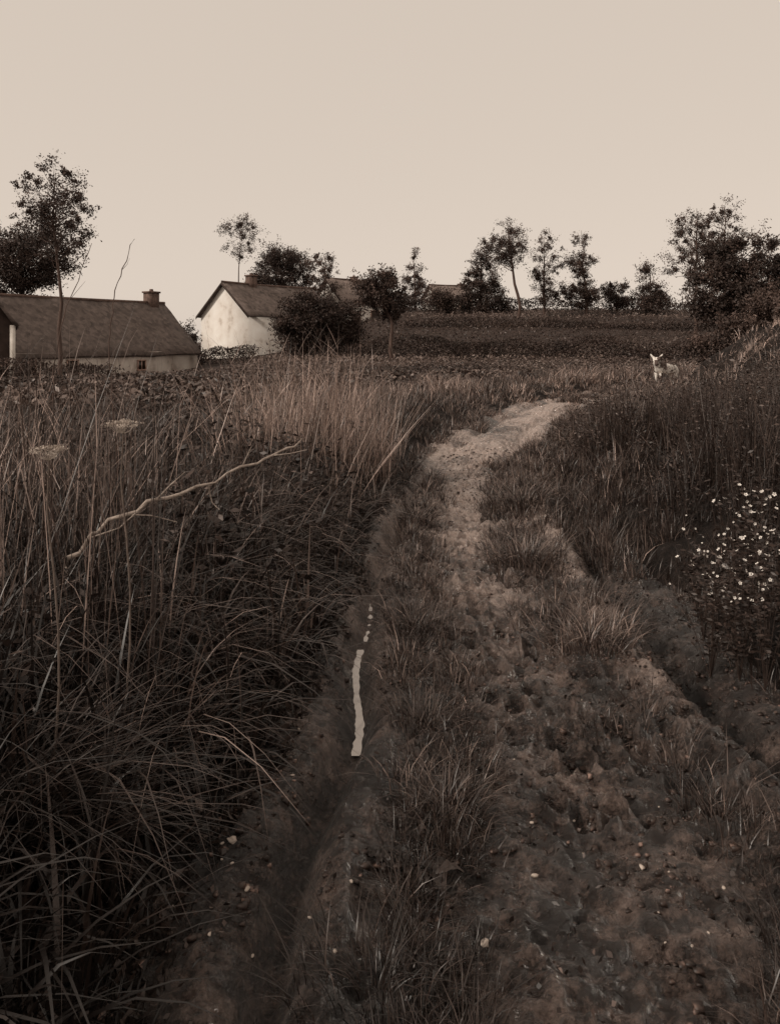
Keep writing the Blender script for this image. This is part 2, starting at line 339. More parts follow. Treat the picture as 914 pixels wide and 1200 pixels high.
for (u_,y_,n_,sd_,hm) in ((330,8.2,280,.27,1.24),(385,8.5,480,.33,1.4),(440,9.0,320,.28,1.26),(300,7.0,160,.22,.95),(370,7.4,260,.28,1.04),(475,9.6,140,.3,.9)):
    x0=(u_-UC)/F*y_; x=rng.normal(x0,sd_,n_); y=rng.normal(y_,.45,n_); k=x<pL(y)-.1; x,y=x[k],y[k]; q=len(x)
    stalks(x,y,U(.4,hm,q),.3,.76,(.004,.0075),np.arctan2(y-y_,x-x0)+rng.normal(0,1.0,q))
tag(m.build('dry_stalks',GR),'tangle of dry pale stalks standing out of the left bank','dry grass',kind='stuff')
# verge further along the track, both sides, right bank top
m=MB(); n=3400
y=7.5+28*rng.random(n)**1.25; side=rng.random(n)<.42; d=np.where(side,(-.3+3.6*rng.random(n)**1.25),-.4+10*rng.random(n)**1.15)
x=np.where(side,pL(y)-d,pR(y)+d); cl=fbm(x*.8,y*.8,4,71); bank=np.where(side,0,ss(1.2,4,d)*ss(11,17,y))
k=(d>.1)|(cl>.5); x,y,d,cl,bank=x[k],y[k],d[k],cl[k],bank[k]; n=len(x)
clumps(m,x,y,(.09+.36*ss(-.4,1.0,d)*cl*1.5)*U(.5,1.4,n)*(1-.3*bank),.1+.25*rng.random(n),.27+.65*(cl-.38)+.26*bank+.12*ss(12,20,y)+rng.normal(0,.08,n),20,.006,lean=(.3,1.2),nseg=3,hi=.17)
n=620; y=2.8+6.5*rng.random(n); d=-.05-.4*ss(4.6,6.5,y)+.9*rng.random(n); x=pR(y)+d; cl=fbm(x*2,y*2,3,72); k=cl>.45; x,y,cl=x[k],y[k],cl[k]; n=len(x)
clumps(m,x,y,U(.06,.3,n)*(.4+cl),.05+.08*rng.random(n),.17+.4*(cl-.4),22,.005,nseg=3)
# grass hiding the legs of the animal at the bend
n=60; x=U(7.6,9.6,n); y=26.4+.35*(x-8.2)+U(-.5,.5,n)
clumps(m,x,y,U(.25,.5,n),U(.15,.3,n),U(.3,.5,n),22,.012,nseg=3)
tag(m.build('verge_grass',GR),'short rough grass on both verges where the track bends right','grass',kind='stuff')
# grass growing on the track itself
m=MB(); n=8400
y=1.6+28*rng.random(n)**1.9; x=lr(y)+U(-.2,2.1,n)
mid=(lr(y)+cx(y))/2; mid2=(cx(y)+rr(y))/2-.02
dm=1.6*np.exp(-((x-mid+.01)/(.15))**2)*(.7+.3*ss(2.2,3.2,y))*(1-ss(7,9,y)); d2=1.25*np.exp(-((x-mid2)/.24)**2)*ss(3.7,4.4,y)*(1-ss(7,10,y)); d3=np.exp(-((x-mid2-.05)/.25)**2)*(1-ss(3.7,4.4,y))*.48
pc=cx(y)+.2*ss(10,15,y); w0=.26+.5*ss(9,13,y)+.8*ss(15,22,y)
far=ss(6.5,9,y)*ss(w0-.25,w0+.35,np.abs(x-pc)+(.5+1.0*ss(10,18,y))*(fbm(x*1.3,y*.8,3,83)-.5))*1.2
far=np.maximum(far,ss(12,30,y)*ss(.42,.6,fbm(x*1.1,y*1.1,3,85))*1.1)
cl=fbm(x*2.6,y*1.8,3,81)
pr_=np.maximum(np.maximum(dm,d2),np.maximum(d3,far))
k=(pr_*(cl+.22)>.27+.14*rng.random(n))&(x<pR(y)+.1)&(x>lr(y)-.3)&(np.abs(x-lr(y))>.08)&((np.abs(x-rr(y))>.07)|(y>6)|(cl>.55)); x,y,cl=x[k],y[k],cl[k]; n=len(x)
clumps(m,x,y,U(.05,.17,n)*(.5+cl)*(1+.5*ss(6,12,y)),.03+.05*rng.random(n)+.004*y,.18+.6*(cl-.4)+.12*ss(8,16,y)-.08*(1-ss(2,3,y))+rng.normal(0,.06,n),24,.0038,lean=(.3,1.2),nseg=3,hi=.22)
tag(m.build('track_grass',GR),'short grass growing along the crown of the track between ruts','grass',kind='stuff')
# dark weeds on the right bank
m=MB(); n=1800
y=3.3+10*rng.random(n)**1.2; d=.06*(1-ss(5,7,y))+(.9+.3*y)*rng.random(n)**.9; x=pR(y)+d; cl=fbm(x*1.1,y*1.1,3,91)
kk=cl+.25*ss(.2,1.0,d)>.45; x,y,d,cl=x[kk],y[kk],d[kk],cl[kk]; n=len(x)
h=(.14+.78*ss(.0,.8,d)*(1-.45*ss(7,12,y)))*U(.6,1.2,n)*(.16+2.8*np.clip(cl-.25,0,1)**1.2)
clumps(m,x,y,h,.05+.12*rng.random(n),.07+.5*(cl-.4)+.14*ss(5,11,y)+rng.normal(0,.06,n),20,.0045,lean=(.15,.8),droop=(0,.45),nseg=3,hi=.18)
r=30; f0=np.repeat(np.arange(n),r); kz=len(f0)
sb=zpos(x,y)[f0]; hh=h[f0]; f=U(.1,1.1,kz); a=U(0,2*PI,kz); rad=U(.01,.2,kz)*(1.2-.6*f)
C=sb+np.stack([np.cos(a)*rad,np.sin(a)*rad,f*hh],1); D=np.stack([np.cos(a),np.sin(a),U(-.5,.9,kz)],1)
lsz=np.maximum(U(.016,.045,kz),.004*y[f0])
m.leaves(C,lsz,lsz*U(.25,.5,kz),np.clip(.22+.8*(cl[f0]-.45)+.14*ss(5,11,y[f0])+rng.normal(0,.2,kz),0,1),D=D)
tag(m.build('weed_undergrowth',WD),'dark mass of tall weeds covering the right bank','weeds',kind='stuff')
# low leafy ground cover on the left bank
m=MB(); n=19000; y=1.5+9*rng.random(n)**1.3; d=-.1+2.2*rng.random(n)**1.3; x=pL(y)-d; cl=fbm(x*2,y*2,3,95); k=cl>.45; x,y,d=x[k],y[k],d[k]; n=len(x)
P_=zpos(x,y,0); P_[:,2]+=U(.01,.3,n)*ss(-.1,.7,d)
m.leaves(P_,U(.02,.07,n),U(.01,.03,n),np.clip(rng.normal(.2,.2,n),0,1),up=.3)
n=480; y=2.8+7*rng.random(n); d=.1+2.6*rng.random(n); x=pL(y)-d; k=fbm(x*1.2,y*1.2,3,98)>.5; x,y=x[k],y[k]; n=len(x)
r=16; f0=np.repeat(np.arange(n),r); kz=len(f0); a=U(0,2*PI,kz); f=rng.random(kz); hh=U(.25,.65,n)[f0]; B_=zpos(x,y,0)[f0]
m.leaves(B_+np.stack([np.cos(a)*.06,np.sin(a)*.06,f*hh],1),U(.04,.09,kz),U(.016,.035,kz),np.clip(rng.normal(.26,.2,kz),0,.9),D=np.stack([np.cos(a),np.sin(a),U(-.6,.5,kz)],1))
n=6000; y=1.7+6*rng.random(n)**1.3; x=pL(y)+(pR(y)-pL(y))*rng.random(n); k=(fbm(x*2.5,y*2.5,3,96)>.53)&(np.abs(x-lr(y))>.1); x,y=x[k],y[k]; n=len(x)
P_=zpos(x,y,.012); m.leaves(P_,U(.008,.028,n),U(.006,.016,n),np.clip(rng.normal(.2,.2,n),0,1))
tag(m.build('ground_cover',WD),'low dark leafy plants at the foot of the left bank','ground cover',kind='stuff')
# beet field
m=MB(); n=6500
y=12+43*rng.random(n)**1.1; x=pL(y)-3.0-rng.random(n)*(6+.6*y); y=np.round(y/.8)*.8+rng.normal(0,.07,n)
cl=fbm(x*.3,y*.45,3,97)
r=8; f0=np.repeat(np.arange(n),r); C=zpos(x,y,0)[f0]; kz=len(C); a=U(0,2*PI,kz); rad=U(.03,.22,kz); nf=1+.35*(1-ss(22,34,y[f0]))
C=C+np.stack([np.cos(a)*rad,np.sin(a)*rad,U(.02,.14,kz)*(.45+cl[f0])*nf],1); D=np.stack([np.cos(a),np.sin(a),U(.0,1.0,kz)],1)
m.leaves(C,U(.08,.16,kz)*nf,U(.035,.07,kz)*nf,np.clip(.5+1.1*(cl[f0]-.4)+rng.normal(0,.26,kz),0,1),D=D)
tag(m.build('field_crop',WD),'leafy root crop covering the field behind the left bank','crop',kind='stuff')
# hill vegetation in bands
m=MB(); n=36000
y=44+42*rng.random(n); x=-8+60*rng.random(n); band=fbm(x*.03,y*.33,3,101)
C=zpos(x,y,0); C[:,2]+=U(0,.2,n)*(.4+band*1.2)
m.leaves(C,U(.12,.26,n),U(.05,.11,n),np.clip(.68+2.0*(band-.45)+rng.normal(0,.14,n),0,1),up=.6)
tag(m.build('hillside_scrub',WD),'low scrub in dark bands across the far hillside','scrub',kind='stuff')
# gravel and clods
m=MB(); n=11000
y=1.75+10*rng.random(n)**1.5; x=pL(y)+(pR(y)-pL(y))*rng.random(n); k=(fbm(x*2.2,y*2.2,3,121)+.14*np.exp(-((x-rr(y)+.1)/.2)**2)>.47)&(np.abs(x-lr(y))>.06); x,y=x[k],y[k]; n=len(x); sc=.0025+.015*rng.random(n)**3
c0=np.array([(-1,-1,-1),(1,-1,-1),(1,1,-1),(-1,1,-1),(-1,-1,1),(1,-1,1),(1,1,1),(-1,1,1)],float)
Vg=zpos(x,y,.002)[:,None]+c0[None]*sc[:,None,None]*U(.35,1,(n,8,1))*np.array([1,1,.6])
q=np.array([(0,3,2,1),(4,5,6,7),(0,1,5,4),(1,2,6,5),(2,3,7,6),(3,0,4,7)])
m.add(Vg.reshape(-1,3),(np.arange(n)[:,None,None]*8+q[None]).reshape(-1,4),.5)
tag(m.build('gravel',noisemat('grit',[(.4,sep(.018)),(.6,sep(.06)),(.7,sep(.26))],30,2,.5,0,10)),'fine grit and clods scattered over the muddy track','gravel',kind='stuff')
# ---------------------------------------------------------------- single grass tufts
def tuft(label,u,v,n,h,spread,tone,bias=None,wid=.006,lean=(.3,1.1),hi=.25):
    Y=CH*F/(v-VH); xx=(u-UC)/F*Y
    for _ in range(3):
        z=gz(xx,Y); Y=(CH-z)*F/(v-VH); xx=(u-UC)/F*Y
    m=MB(); a=U(0,2*PI,n); r=spread*rng.random(n)**.7
    B=np.stack([xx+np.cos(a)*r,Y+np.sin(a)*r,np.zeros(n)],1); B[:,2]=H(B[:,0],B[:,1])-.015
    ang=a+rng.normal(0,.6,n) if bias is None else rng.normal(bias,.8,n)
    t=np.clip(rng.normal(tone,.13,n)+np.where(rng.random(n)<.15,hi,0),0,.95)
    m.blades(B,U(.3,1.1,n)*h,ang,U(*lean,n),U(.15,.75,n),np.maximum(U(.6,1.3,n)*wid,.001*Y),t,5,1.6)
    tag(m.build('grass_tuft',GR,loc=None),label,'grass tuft','tufts of grass on and beside the track')
tuft('long arching grass tuft in the lower left corner of the bank',40,985,460,.55,.2,.12,-.2,.006,(.6,1.3),.2)
tuft('dark grass tuft at the bottom edge in the middle of the track',440,1165,380,.2,.2,.1,None,.0035,hi=.15)
tuft('spiky grass tuft below the middle of the track beside the broad dock leaves',525,950,380,.2,.13,.3,None,.0035)
tuft('grass tuft on the crown of the track level with the lower end of the puddle',495,850,380,.18,.15,.3,None,.0035)
tuft('grass tuft on the crown of the track right beside the upper puddle end',485,735,360,.2,.17,.34,None,.004)
tuft('broad pale grass tuft on the right half of the track, nearest of the large ones',690,755,560,.26,.24,.45,None,.0045)
tuft('wide grass tuft left of the right rut, behind the pale one',615,660,560,.3,.26,.38)
tuft('tall grass tuft where the pale path narrows before the bend',612,600,480,.38,.3,.36)
tuft('grass tuft on the inner side of the bend with pale mud on both sides',690,505,420,.4,.45,.42,None,.01)
tuft('small thin grass tuft in the bare mud on the right',700,850,140,.12,.14,.25,None,.003)
tuft('small grass tuft on the right beside the rut edge',790,900,160,.13,.12,.24,None,.003)
tuft('grass tuft between the two pale strips where they join far up the track',488,612,300,.26,.17,.38)
# ---------------------------------------------------------------- trees
def tree(name,label,cat,Y,ub,crown,shape,nc,nl,ls,sig,tone=.35,trunk_r=.12,group=None,seed=0,fine=1.0):
    rs=np.random.default_rng(seed*31+int(ub))
    nc=int(nc*1.7); nl=int(nl*.58)
    u0,u1,v0,v1=crown
    xb=(ub-UC)/F*Y; zb=gz(xb,Y)-.05
    xc=((u0+u1)/2-UC)/F*Y; rx=(u1-u0)/2/F*Y; zt=CH-(v0-VH)/F*Y; z0=CH-(v1-VH)/F*Y; rz=(zt-z0)/2; zc=(zt+z0)/2
    root=empty(name,(xb,Y,zb)); tag(root,label,cat,group)
    tb=MB(); cb=MB(); base=np.array([xb,Y,zb])
    tp=[]; tk=.3 if shape not in('cone','fir') else .12
    for k in range(9):
        s=k/8; f=ss(.1,1,s)
        tp.append([xb+(xc-xb)*f+rs.normal(0,.035*rx)*(0<k<8),Y+rs.normal(0,.03*rx)*(0<k<8),zb+(zt-tk*rz-zb)*s])
    tp=np.array(tp); tb.tube(tp,trunk_r*np.linspace(1.15,.08,9)**.9,7)
    bul=rs.normal(0,1,(9,3)); bul/=np.linalg.norm(bul,axis=1)[:,None]; bh=rs.uniform(-.38,.22,9)
    for k in range(nc):
        while True:
            p=rs.uniform(-1,1,3); rad=math.hypot(p[0],p[1])
            if shape in('round','airy') and .12<np.dot(p,p)<1: break
            if shape=='cone' and rad<(1-p[2])*.42+.16: break
            if shape=='fir' and rad<max(.1,(.95-.75*(p[2]*.5+.5))*(0.7+.3*math.sin(p[2]*9+seed))): break
            if shape=='tall' and rad<.95*math.sqrt(max(0,1-abs(p[2]+.15)**1.7))+.05: break
            if shape=='flat' and np.dot(p,p)<1 and p[2]>-.55: break
        dn=p/(np.linalg.norm(p)+1e-6)
        p=p*(1+float(np.sum(bh*np.maximum(bul@dn,0)**3)))
        c=np.array([xc+p[0]*rx*(1-sig*.6),Y+p[1]*rx*.9,zc+p[2]*rz*(1-sig*.5)])
        drop=rz*.35*rs.uniform(.2,1.3) if shape!='fir' else rz*.08
        sa=np.clip((c[2]-drop-zb)/(zt-tk*rz-zb),.08,.97)
        a=np.array([np.interp(sa,np.linspace(0,1,9),tp[:,q]) for q in range(3)])
        s=np.linspace(0,1,5)[:,None]; mid=a+(c-a)*s; mid[1:4]+=rs.normal(0,.03*rx,(3,3))
        tb.tube(mid,trunk_r*np.linspace(.22,.04,5),4)
        sg=sig*.78*rx*rs.uniform(.5,1.5)
        nn=int(nl*rs.uniform(.4,1.6)); ctn=rs.normal(0,.1)
        ns=10; dv=rs.normal(0,1,(ns,3)); dv[:,2]=dv[:,2]*.7+.25; dv/=np.linalg.norm(dv,axis=1)[:,None]; dv=dv*.8+.4*dn
        ln_=sg*rs.uniform(.6,2.5,ns)
        for q in range(2):
            e=c+dv[q]*ln_[q]; tb.tube(np.array([c,(c+e)/2+rs.normal(0,sg*.1,3),e]),trunk_r*np.array([.04,.03,.015]),3)
        iq=rs.integers(0,ns,nn); s_=rs.random(nn)**.9
        Cc=c+dv[iq]*(ln_[iq]*s_)[:,None]+rs.normal(0,1,(nn,3))*(sg*.42*(1.1-.7*s_))[:,None]
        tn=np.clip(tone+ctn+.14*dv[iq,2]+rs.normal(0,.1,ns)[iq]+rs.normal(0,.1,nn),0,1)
        cb.leaves(Cc,ls*rs.uniform(.6,1.3,nn),ls*.55*rs.uniform(.6,1.2,nn),tn)
    tb.build('trunk',BARK,root,True,base); cb.build('crown',LF,root,False,base)
    return root
tree('slender_tree','tall slender airy tree in front of the long barn at the left','tree',28,70,(12,119,184,305),'airy',54,170,.09,.17,.48,.075,seed=1)
tree('dark_tree','dense dark tree behind the barn at the left edge','tree',60,28,(-50,95,256,362),'round',64,420,.2,.22,.28,.22,seed=2)
tree('slim_tree','slim tree with a small high crown above the white house roof','tree',80,281,(256,307,247,305),'airy',24,180,.15,.24,.52,.09,seed=3)
tree('round_tree','dark round tree directly behind the white house roof','tree',74,330,(287,370,287,362),'round',54,420,.18,.24,.3,.2,seed=4)
tree('loose_tree','paler loose tree right of the dark round tree','tree',72,380,(356,405,288,360),'airy',36,160,.15,.2,.62,.09,seed=5)
tree('leafy_bush','large dark bush covering the right end of the white house','bush',52,358,(310,402,326,425),'round',68,430,.16,.22,.36,.09,seed=6)
tree('leafy_bush','dark bush below the second cottage roof','bush',54,400,(366,430,352,428),'round',44,400,.16,.24,.4,.08,seed=7)
tree('small_tree','small leafy tree with a thin bare trunk at the field edge','tree',48,460,(412,484,318,380),'round',44,380,.15,.24,.46,.12,seed=8)
tree('conical_tree','narrow pointed tree left of the third roof','tree',86,486,(464,507,284,358),'cone',34,190,.17,.24,.58,.11,seed=9)
tree('dark_tree','dark bushy tree right of the third roof','tree',78,562,(530,596,278,368),'cone',60,300,.19,.22,.38,.14,seed=10)
tree('leaning_tree','tree with a bare leaning trunk and spreading top','tree',72,607,(561,628,255,328),'flat',34,230,.15,.2,.48,.15,seed=11)
tree('open_tree','open ragged tree between the leaning tree and the fir','tree',74,637,(610,664,260,362),'tall',44,150,.15,.2,.52,.11,seed=12)
tree('fir_tree','conical fir shaped tree with ragged branches','tree',74,686,(646,716,264,364),'fir',72,160,.15,.16,.5,.13,seed=13)
tree('leafy_bush','bush with thin shoots right of the fir on the skyline','bush',76,762,(729,796,300,368),'cone',40,240,.17,.22,.44,.08,seed=14)
tree('leafy_bush','small low bush right beside the fir','bush',76,722,(702,740,328,368),'round',20,240,.17,.3,.44,.07,seed=15)
tree('tall_tree','tall ragged tree on the right of the skyline','tree',60,814,(782,850,224,358),'tall',54,190,.14,.19,.46,.14,seed=16)
tree('tall_tree','tree leaning right behind the big dark bush','tree',62,850,(818,878,224,338),'tall',44,180,.14,.2,.46,.13,seed=17)
tree('dark_bush','big dark bush at the right edge','bush',50,862,(804,930,272,402),'round',90,480,.18,.2,.26,.15,seed=18)
tree('leafy_bush','bush between the barn and the white house','bush',57,215,(198,238,376,420),'round',22,240,.14,.3,.4,.05,seed=19)
tree('leafy_bush','bush in front of the third roof','bush',76,518,(494,544,340,368),'round',24,260,.18,.32,.42,.07,seed=20)
# shaggy brush on the right bank
tree('bramble_bush','low bramble bush on the foot of the right bank near the calf','bush',22,826,(800,852,392,424),'round',22,260,.075,.3,.5,.03,seed=21)
tree('bramble_bush','bramble bush halfway up the right bank','bush',19.5,866,(836,896,366,408),'round',26,280,.07,.28,.56,.03,seed=22)
tree('bramble_bush','bramble bush on top of the right bank at the picture edge','bush',18,908,(876,940,342,392),'round',28,300,.065,.28,.54,.03,seed=23)
def hedge(label,pts,hh,wd,n,ls,tone=.3):
    pts=np.array(pts,float); s=np.linspace(0,1,len(pts)); m=MB()
    q=rng.random(n); x=np.interp(q,s,pts[:,0])+rng.normal(0,wd,n); y=np.interp(q,s,pts[:,1])+rng.normal(0,wd,n)
    g=H(x,y); top=hh*(.3+1.4*fbm(x*.4,y*.4,4,111)**1.4)
    C=np.stack([x,y,g+top*rng.random(n)**.7],1)
    t=np.clip(tone+.7*(fbm(x*.6,C[:,2]*1.5,3,113)-.5)+rng.normal(0,.12,n),0,1)
    m.leaves(C,ls*U(.6,1.3,n),ls*.55*U(.6,1.2,n),t)
    tag(m.build('hedge',LF),label,'hedge')
def px(u,Y): return ((u-UC)/F*Y,Y)
hedge('long dark hedge along the foot of the far hillside',[px(405,51),px(560,50),px(700,50),px(850,46)],1.05,.5,14000,.15,.34)
hedge('hedge along the middle of the far hillside',[px(470,66),px(650,66),px(830,64)],.7,.4,6500,.17,.38)
hedge('low hedge along the top of the hill under the skyline trees',[px(420,80),px(600,80),px(880,80)],1.5,.6,12000,.21,.36)
hedge('low hedge in front of the white house gable',[px(195,52),px(300,52)],.9,.35,3600,.14,.4)
hedge('overgrown hedge in front of the barn wall',[px(-30,29),px(60,31),px(125,35)],.8,.4,3600,.12,.42)
# ---------------------------------------------------------------- buildings
def grid_slab(mb,A,B,C,D,th,nu=14,nv=6,j=.03):
    A,B,C,D=map(lambda p:np.array(p,float),(A,B,C,D))
    u=np.linspace(0,1,nu+1)[None,:,None]; v=np.linspace(0,1,nv+1)[:,None,None]
    Pt=(A*(1-u)+B*u)*(1-v)+(D*(1-u)+C*u)*v
    nrm=np.cross(B-A,D-A); nrm/=np.linalg.norm(nrm)
    Pt=Pt+nrm*rng.normal(0,j,(nv+1,nu+1,1)); 
    sag=-.06*np.sin(u*PI)*np.array([0,0,1.]); Pt=Pt+sag
    n=(nu+1)*(nv+1); V=np.vstack([Pt.reshape(-1,3),(Pt-nrm*th).reshape(-1,3)])
    i=np.arange(nv)[:,None]*(nu+1)+np.arange(nu)[None]
    Q=np.stack([i,i+1,i+nu+2,i+nu+1],-1).reshape(-1,4); Q2=Q[:,::-1]+n
    ring=[k for k in range(nu+1)]+[r*(nu+1)+nu for r in range(1,nv+1)]+[nv*(nu+1)+k for k in range(nu-1,-1,-1)]+[r*(nu+1) for r in range(nv-1,0,-1)]
    R=[(ring[k],ring[k]+n,ring[(k+1)%len(ring)]+n,ring[(k+1)%len(ring)]) for k in range(len(ring))]
    mb.add(V,np.vstack([Q,Q2,np.array(R)]))
def house(name,label,loc,phi,Lx,Wy,wh,rh,wallmat,roofm,chim=(),wins=(),doors=(),ov=.25,boards=True):
    root=empty(name,loc,math.radians(phi)); tag(root,label,'house' if 'house' in name or 'cottage' in name else ('barn' if 'barn' in name else 'shed'))
    hw=Wy/2
    V=[(0,0,-1),(Lx,0,-1),(Lx,Wy,-1),(0,Wy,-1),(0,0,wh),(Lx,0,wh),(Lx,Wy,wh),(0,Wy,wh),(0,hw,rh-.06),(Lx,hw,rh-.06)]
    m2=MB(); m2.add(V+[(0,hw,wh),(Lx,hw,wh)],[(0,1,5,4),(2,3,7,6),(3,0,4,7),(1,2,6,5),(4,8,7,10),(5,11,6,9)])
    m2.build('wall',wallmat,root)
    r=MB(); sl=(rh-wh)/hw; e=ov
    grid_slab(r,(-ov,-e,wh-sl*e+.08),(Lx+ov,-e,wh-sl*e+.08),(Lx+ov,hw,rh+.08),(-ov,hw,rh+.08),.12)
    grid_slab(r,(Lx+ov,Wy+e,wh-sl*e+.08),(-ov,Wy+e,wh-sl*e+.08),(-ov,hw+.002,rh+.081),(Lx+ov,hw+.002,rh+.081),.12)
    ro=r.build('roof',roofm,root)
    rt=MB(); px_=np.linspace(-ov,Lx+ov,16); rt.tube(np.stack([px_,np.full(16,hw),rh+.09-.06*np.sin(np.linspace(0,PI,16))],1),.09,6); rt.build('ridge_tiles',BRICK,ro)
    for (c,wx,h0,h1) in chim:
        cm=MB(); cm.box(c-wx,c+wx,hw-.3,hw+.3,h0,h1-.12); cm.box(c-wx-.06,c+wx+.06,hw-.36,hw+.36,h1-.12,h1-.02)
        cm.tube(np.array([(c,hw,h1-.02),(c,hw,h1+.12)]),[.13,.1],8)
        cm.build('chimney',BRICK,ro)
    def opening(kind,face,p,z0,ww,hh):
        f=MB(); g=MB()
        def bx(mb,a0,a1,d0,d1,b0,b1):
            if face=='side': mb.box(a0,a1,-d1,-d0,b0,b1)
            else: mb.box(-d1,-d0,a0,a1,b0,b1)
        t=.07
        bx(f,p-t,p,.003,.05,z0,z0+hh); bx(f,p+ww,p+ww+t,.003,.05,z0,z0+hh); bx(f,p-t,p+ww+t,.003,.05,z0+hh,z0+hh+t)
        if kind=='window':
            bx(f,p-t-.04,p+ww+t+.04,.003,.1,z0-.07,z0); bx(f,p+ww/2-.02,p+ww/2+.02,.012,.04,z0,z0+hh); 
            bx(g,p,p+ww,.003,.01,z0,z0+hh)
            fo=f.build('window',FRAME,root); g.build('pane',GLASS,fo)
        else:
            bx(g,p,p+ww,.003,.03,z0,z0+hh); do=g.build('door',DARKW,root); f.build('door_frame',FRAME,do)
            hd=MB(); bx(hd,p+ww-.14,p+ww-.1,.03,.07,z0+hh*.48,z0+hh*.54); hd.build('handle',BARK,do)
    for wn_ in wins: opening('window',*wn_)
    for dn in doors: opening('door',*dn)
    if boards:
        for s0,s1 in (((-e),hw),((Wy+e),hw)):
            b_=MB(); a=np.array([-ov-.02,s0,wh-sl*e]); c=np.array([-ov-.02,s1,rh]); 
            b_.add([a+(0,0,.06),a-(0,0,.14),c-(0,0,.14),c+(0,0,.06),a+(-.03,0,.06),a+(-.03,0,-.14),c+(-.03,0,-.14),c+(-.03,0,.06)],[(0,1,2,3),(4,7,6,5),(0,4,5,1),(3,2,6,7),(0,3,7,4),(1,5,6,2)])
            b_.build('bargeboard',DARKW,root)
    return root
house('white_house','white limewashed house with a bright gable and dark tiled roof',(-9.77,58,.3),53,9,5,3.15,5.35,WHITE,ROOF2,[(2.6,.3,4.9,6.1)],[('side',6,1.0,.7,.9)],[('side',3.9,.0,.9,1.95)])
g=-.75
house('long_barn','long low barn with a broad tiled roof and short chimney at the left',(-19.37,32.7,g),63,18,5.4,.95-g,3.7-g,BARNW,ROOF,[(17.1,.34,4.0,3.7-g+.75)],[('side',8.5,.7,.6,.6),('side',13.2,.75,.5,.45)],[('side',5.5,0,1.1,1.45)],.2,False)
s=house('wooden_shed','dark gabled shed with a pale corner board at the left edge',(-13.9,31,-.35),113.7,4,3.2,2.5,4.9,DARKW,ROOF,[],[],[],.12,False)
b_=MB(); b_.box(-.05,-.004,-.03,.16,.1,2.45); b_.build('corner_board',PALEB,s)
b_=MB(); b_.box(-.04,-.004,1.2,2.0,0,1.8); b_.build('door',BARK,s)
X2,Y2,_=W(402,0,76); house('cottage','second cottage with a tiled roof rising behind bushes right of the white house',(X2,Y2,gz(X2,Y2)-.2),38,5.4,5,2.8,4.9,WHITE,ROOF3,[(3.0,.26,4.5,5.25)],[('side',1.2,1.0,.7,.8)],[('side',3.2,0,.9,1.9)])
X2,Y2,_=W(514,0,92); house('cottage','third cottage showing only a roof above the trees in the middle',(X2,Y2,gz(X2,Y2)-.2),20,4.2,4.6,1.9,3.4,WHITE,ROOF3,[(3.7,.22,3.0,3.7)],[('side',1.0,.7,.7,.8)],[('side',2.6,0,.9,1.75)])
# ---------------------------------------------------------------- calf
def calf():
    # body runs along +x; the neck turns the head towards local (+.75,+.66)
    hd=np.array([.75,.66]); sdv=np.array([-.66,.75]); nb=np.array([.98,.02]); h0=nb+hd*.16
    pt=lambda q,z:(float(q[0]),float(q[1]),z)
    J=[((0,0,.82),.21),((.4,0,.79),.25),((.8,0,.82),.23),(pt(nb,.97),.14),(pt(h0,1.1),.125),(pt(h0+hd*.14,1.01),.1),(pt(h0+hd*.25,.91),.075)]
    E=[(i,i+1) for i in range(6)]
    def ch(st,pts):
        p=st
        for q in pts: J.append(q); E.append((p,len(J)-1)); p=len(J)-1
    for s in (-1,1):
        ch(0,[((-.02,s*.15,.66),.13),((.08,s*.16,.5),.085),((-.1,s*.16,.33),.048),((-.06,s*.16,.09),.036),((-.03,s*.16,.0),.042)])
        ch(2,[((.82,s*.13,.6),.1),((.83,s*.14,.35),.052),((.83,s*.14,.09),.036),((.86,s*.14,0),.042)])
        ch(4,[(pt(h0+sdv*s*.11,1.2),.05),(pt(h0+sdv*s*.19,1.29),.04),(pt(h0+sdv*s*.23,1.36),.014)])
    ch(0,[((-.19,0,.84),.035),((-.26,0,.6),.022),((-.27,0,.38),.03)])
    me=bpy.data.meshes.new('calf'); me.from_pydata([j[0] for j in J],E,[]); o=bpy.data.objects.new('calf',me); col.objects.link(o)
    sk=o.modifiers.new('skin','SKIN'); 
    for i,j in enumerate(J):
        me.skin_vertices[0].data[i].radius=(j[1],j[1]); me.skin_vertices[0].data[i].use_root=(i==0)
    sb=o.modifiers.new('sub','SUBSURF'); sb.levels=2; sb.render_levels=2
    dg=bpy.context.evaluated_depsgraph_get(); nm=bpy.data.meshes.new_from_object(o.evaluated_get(dg)); o.modifiers.clear(); o.data=nm
    for p in nm.polygons: p.use_smooth=True
    m,nt,b=newmat('calf hide'); tc=N(nt,'ShaderNodeTexCoord'); n=N(nt,'ShaderNodeTexNoise'); n.inputs['Scale'].default_value=2.6; n.inputs['Detail'].default_value=2
    nt.links.new(tc.outputs['Object'],n.inputs['Vector']); r=ramp(nt,[(.5,(.8,.74,.68,1)),(.54,sep(.08))]); nt.links.new(n.outputs[0],r.inputs[0]); nt.links.new(r.outputs[0],b.inputs['Base Color']); b.inputs['Roughness'].default_value=.8
    nm.materials.clear(); nm.materials.append(m)
    return o
c=calf(); Y=28.6; x=(766-UC)/F*Y; c.scale=(.86,)*3
fw=np.array([-.86,-.51]); x0,y0=x-fw[0]*.95,Y-fw[1]*.95
c.location=(x0,y0,gz(x0,y0)-.04); c.rotation_euler=(0,0,math.atan2(fw[1],fw[0]))
tag(c,'small white calf with dark patches facing the camera at the far bend','calf')
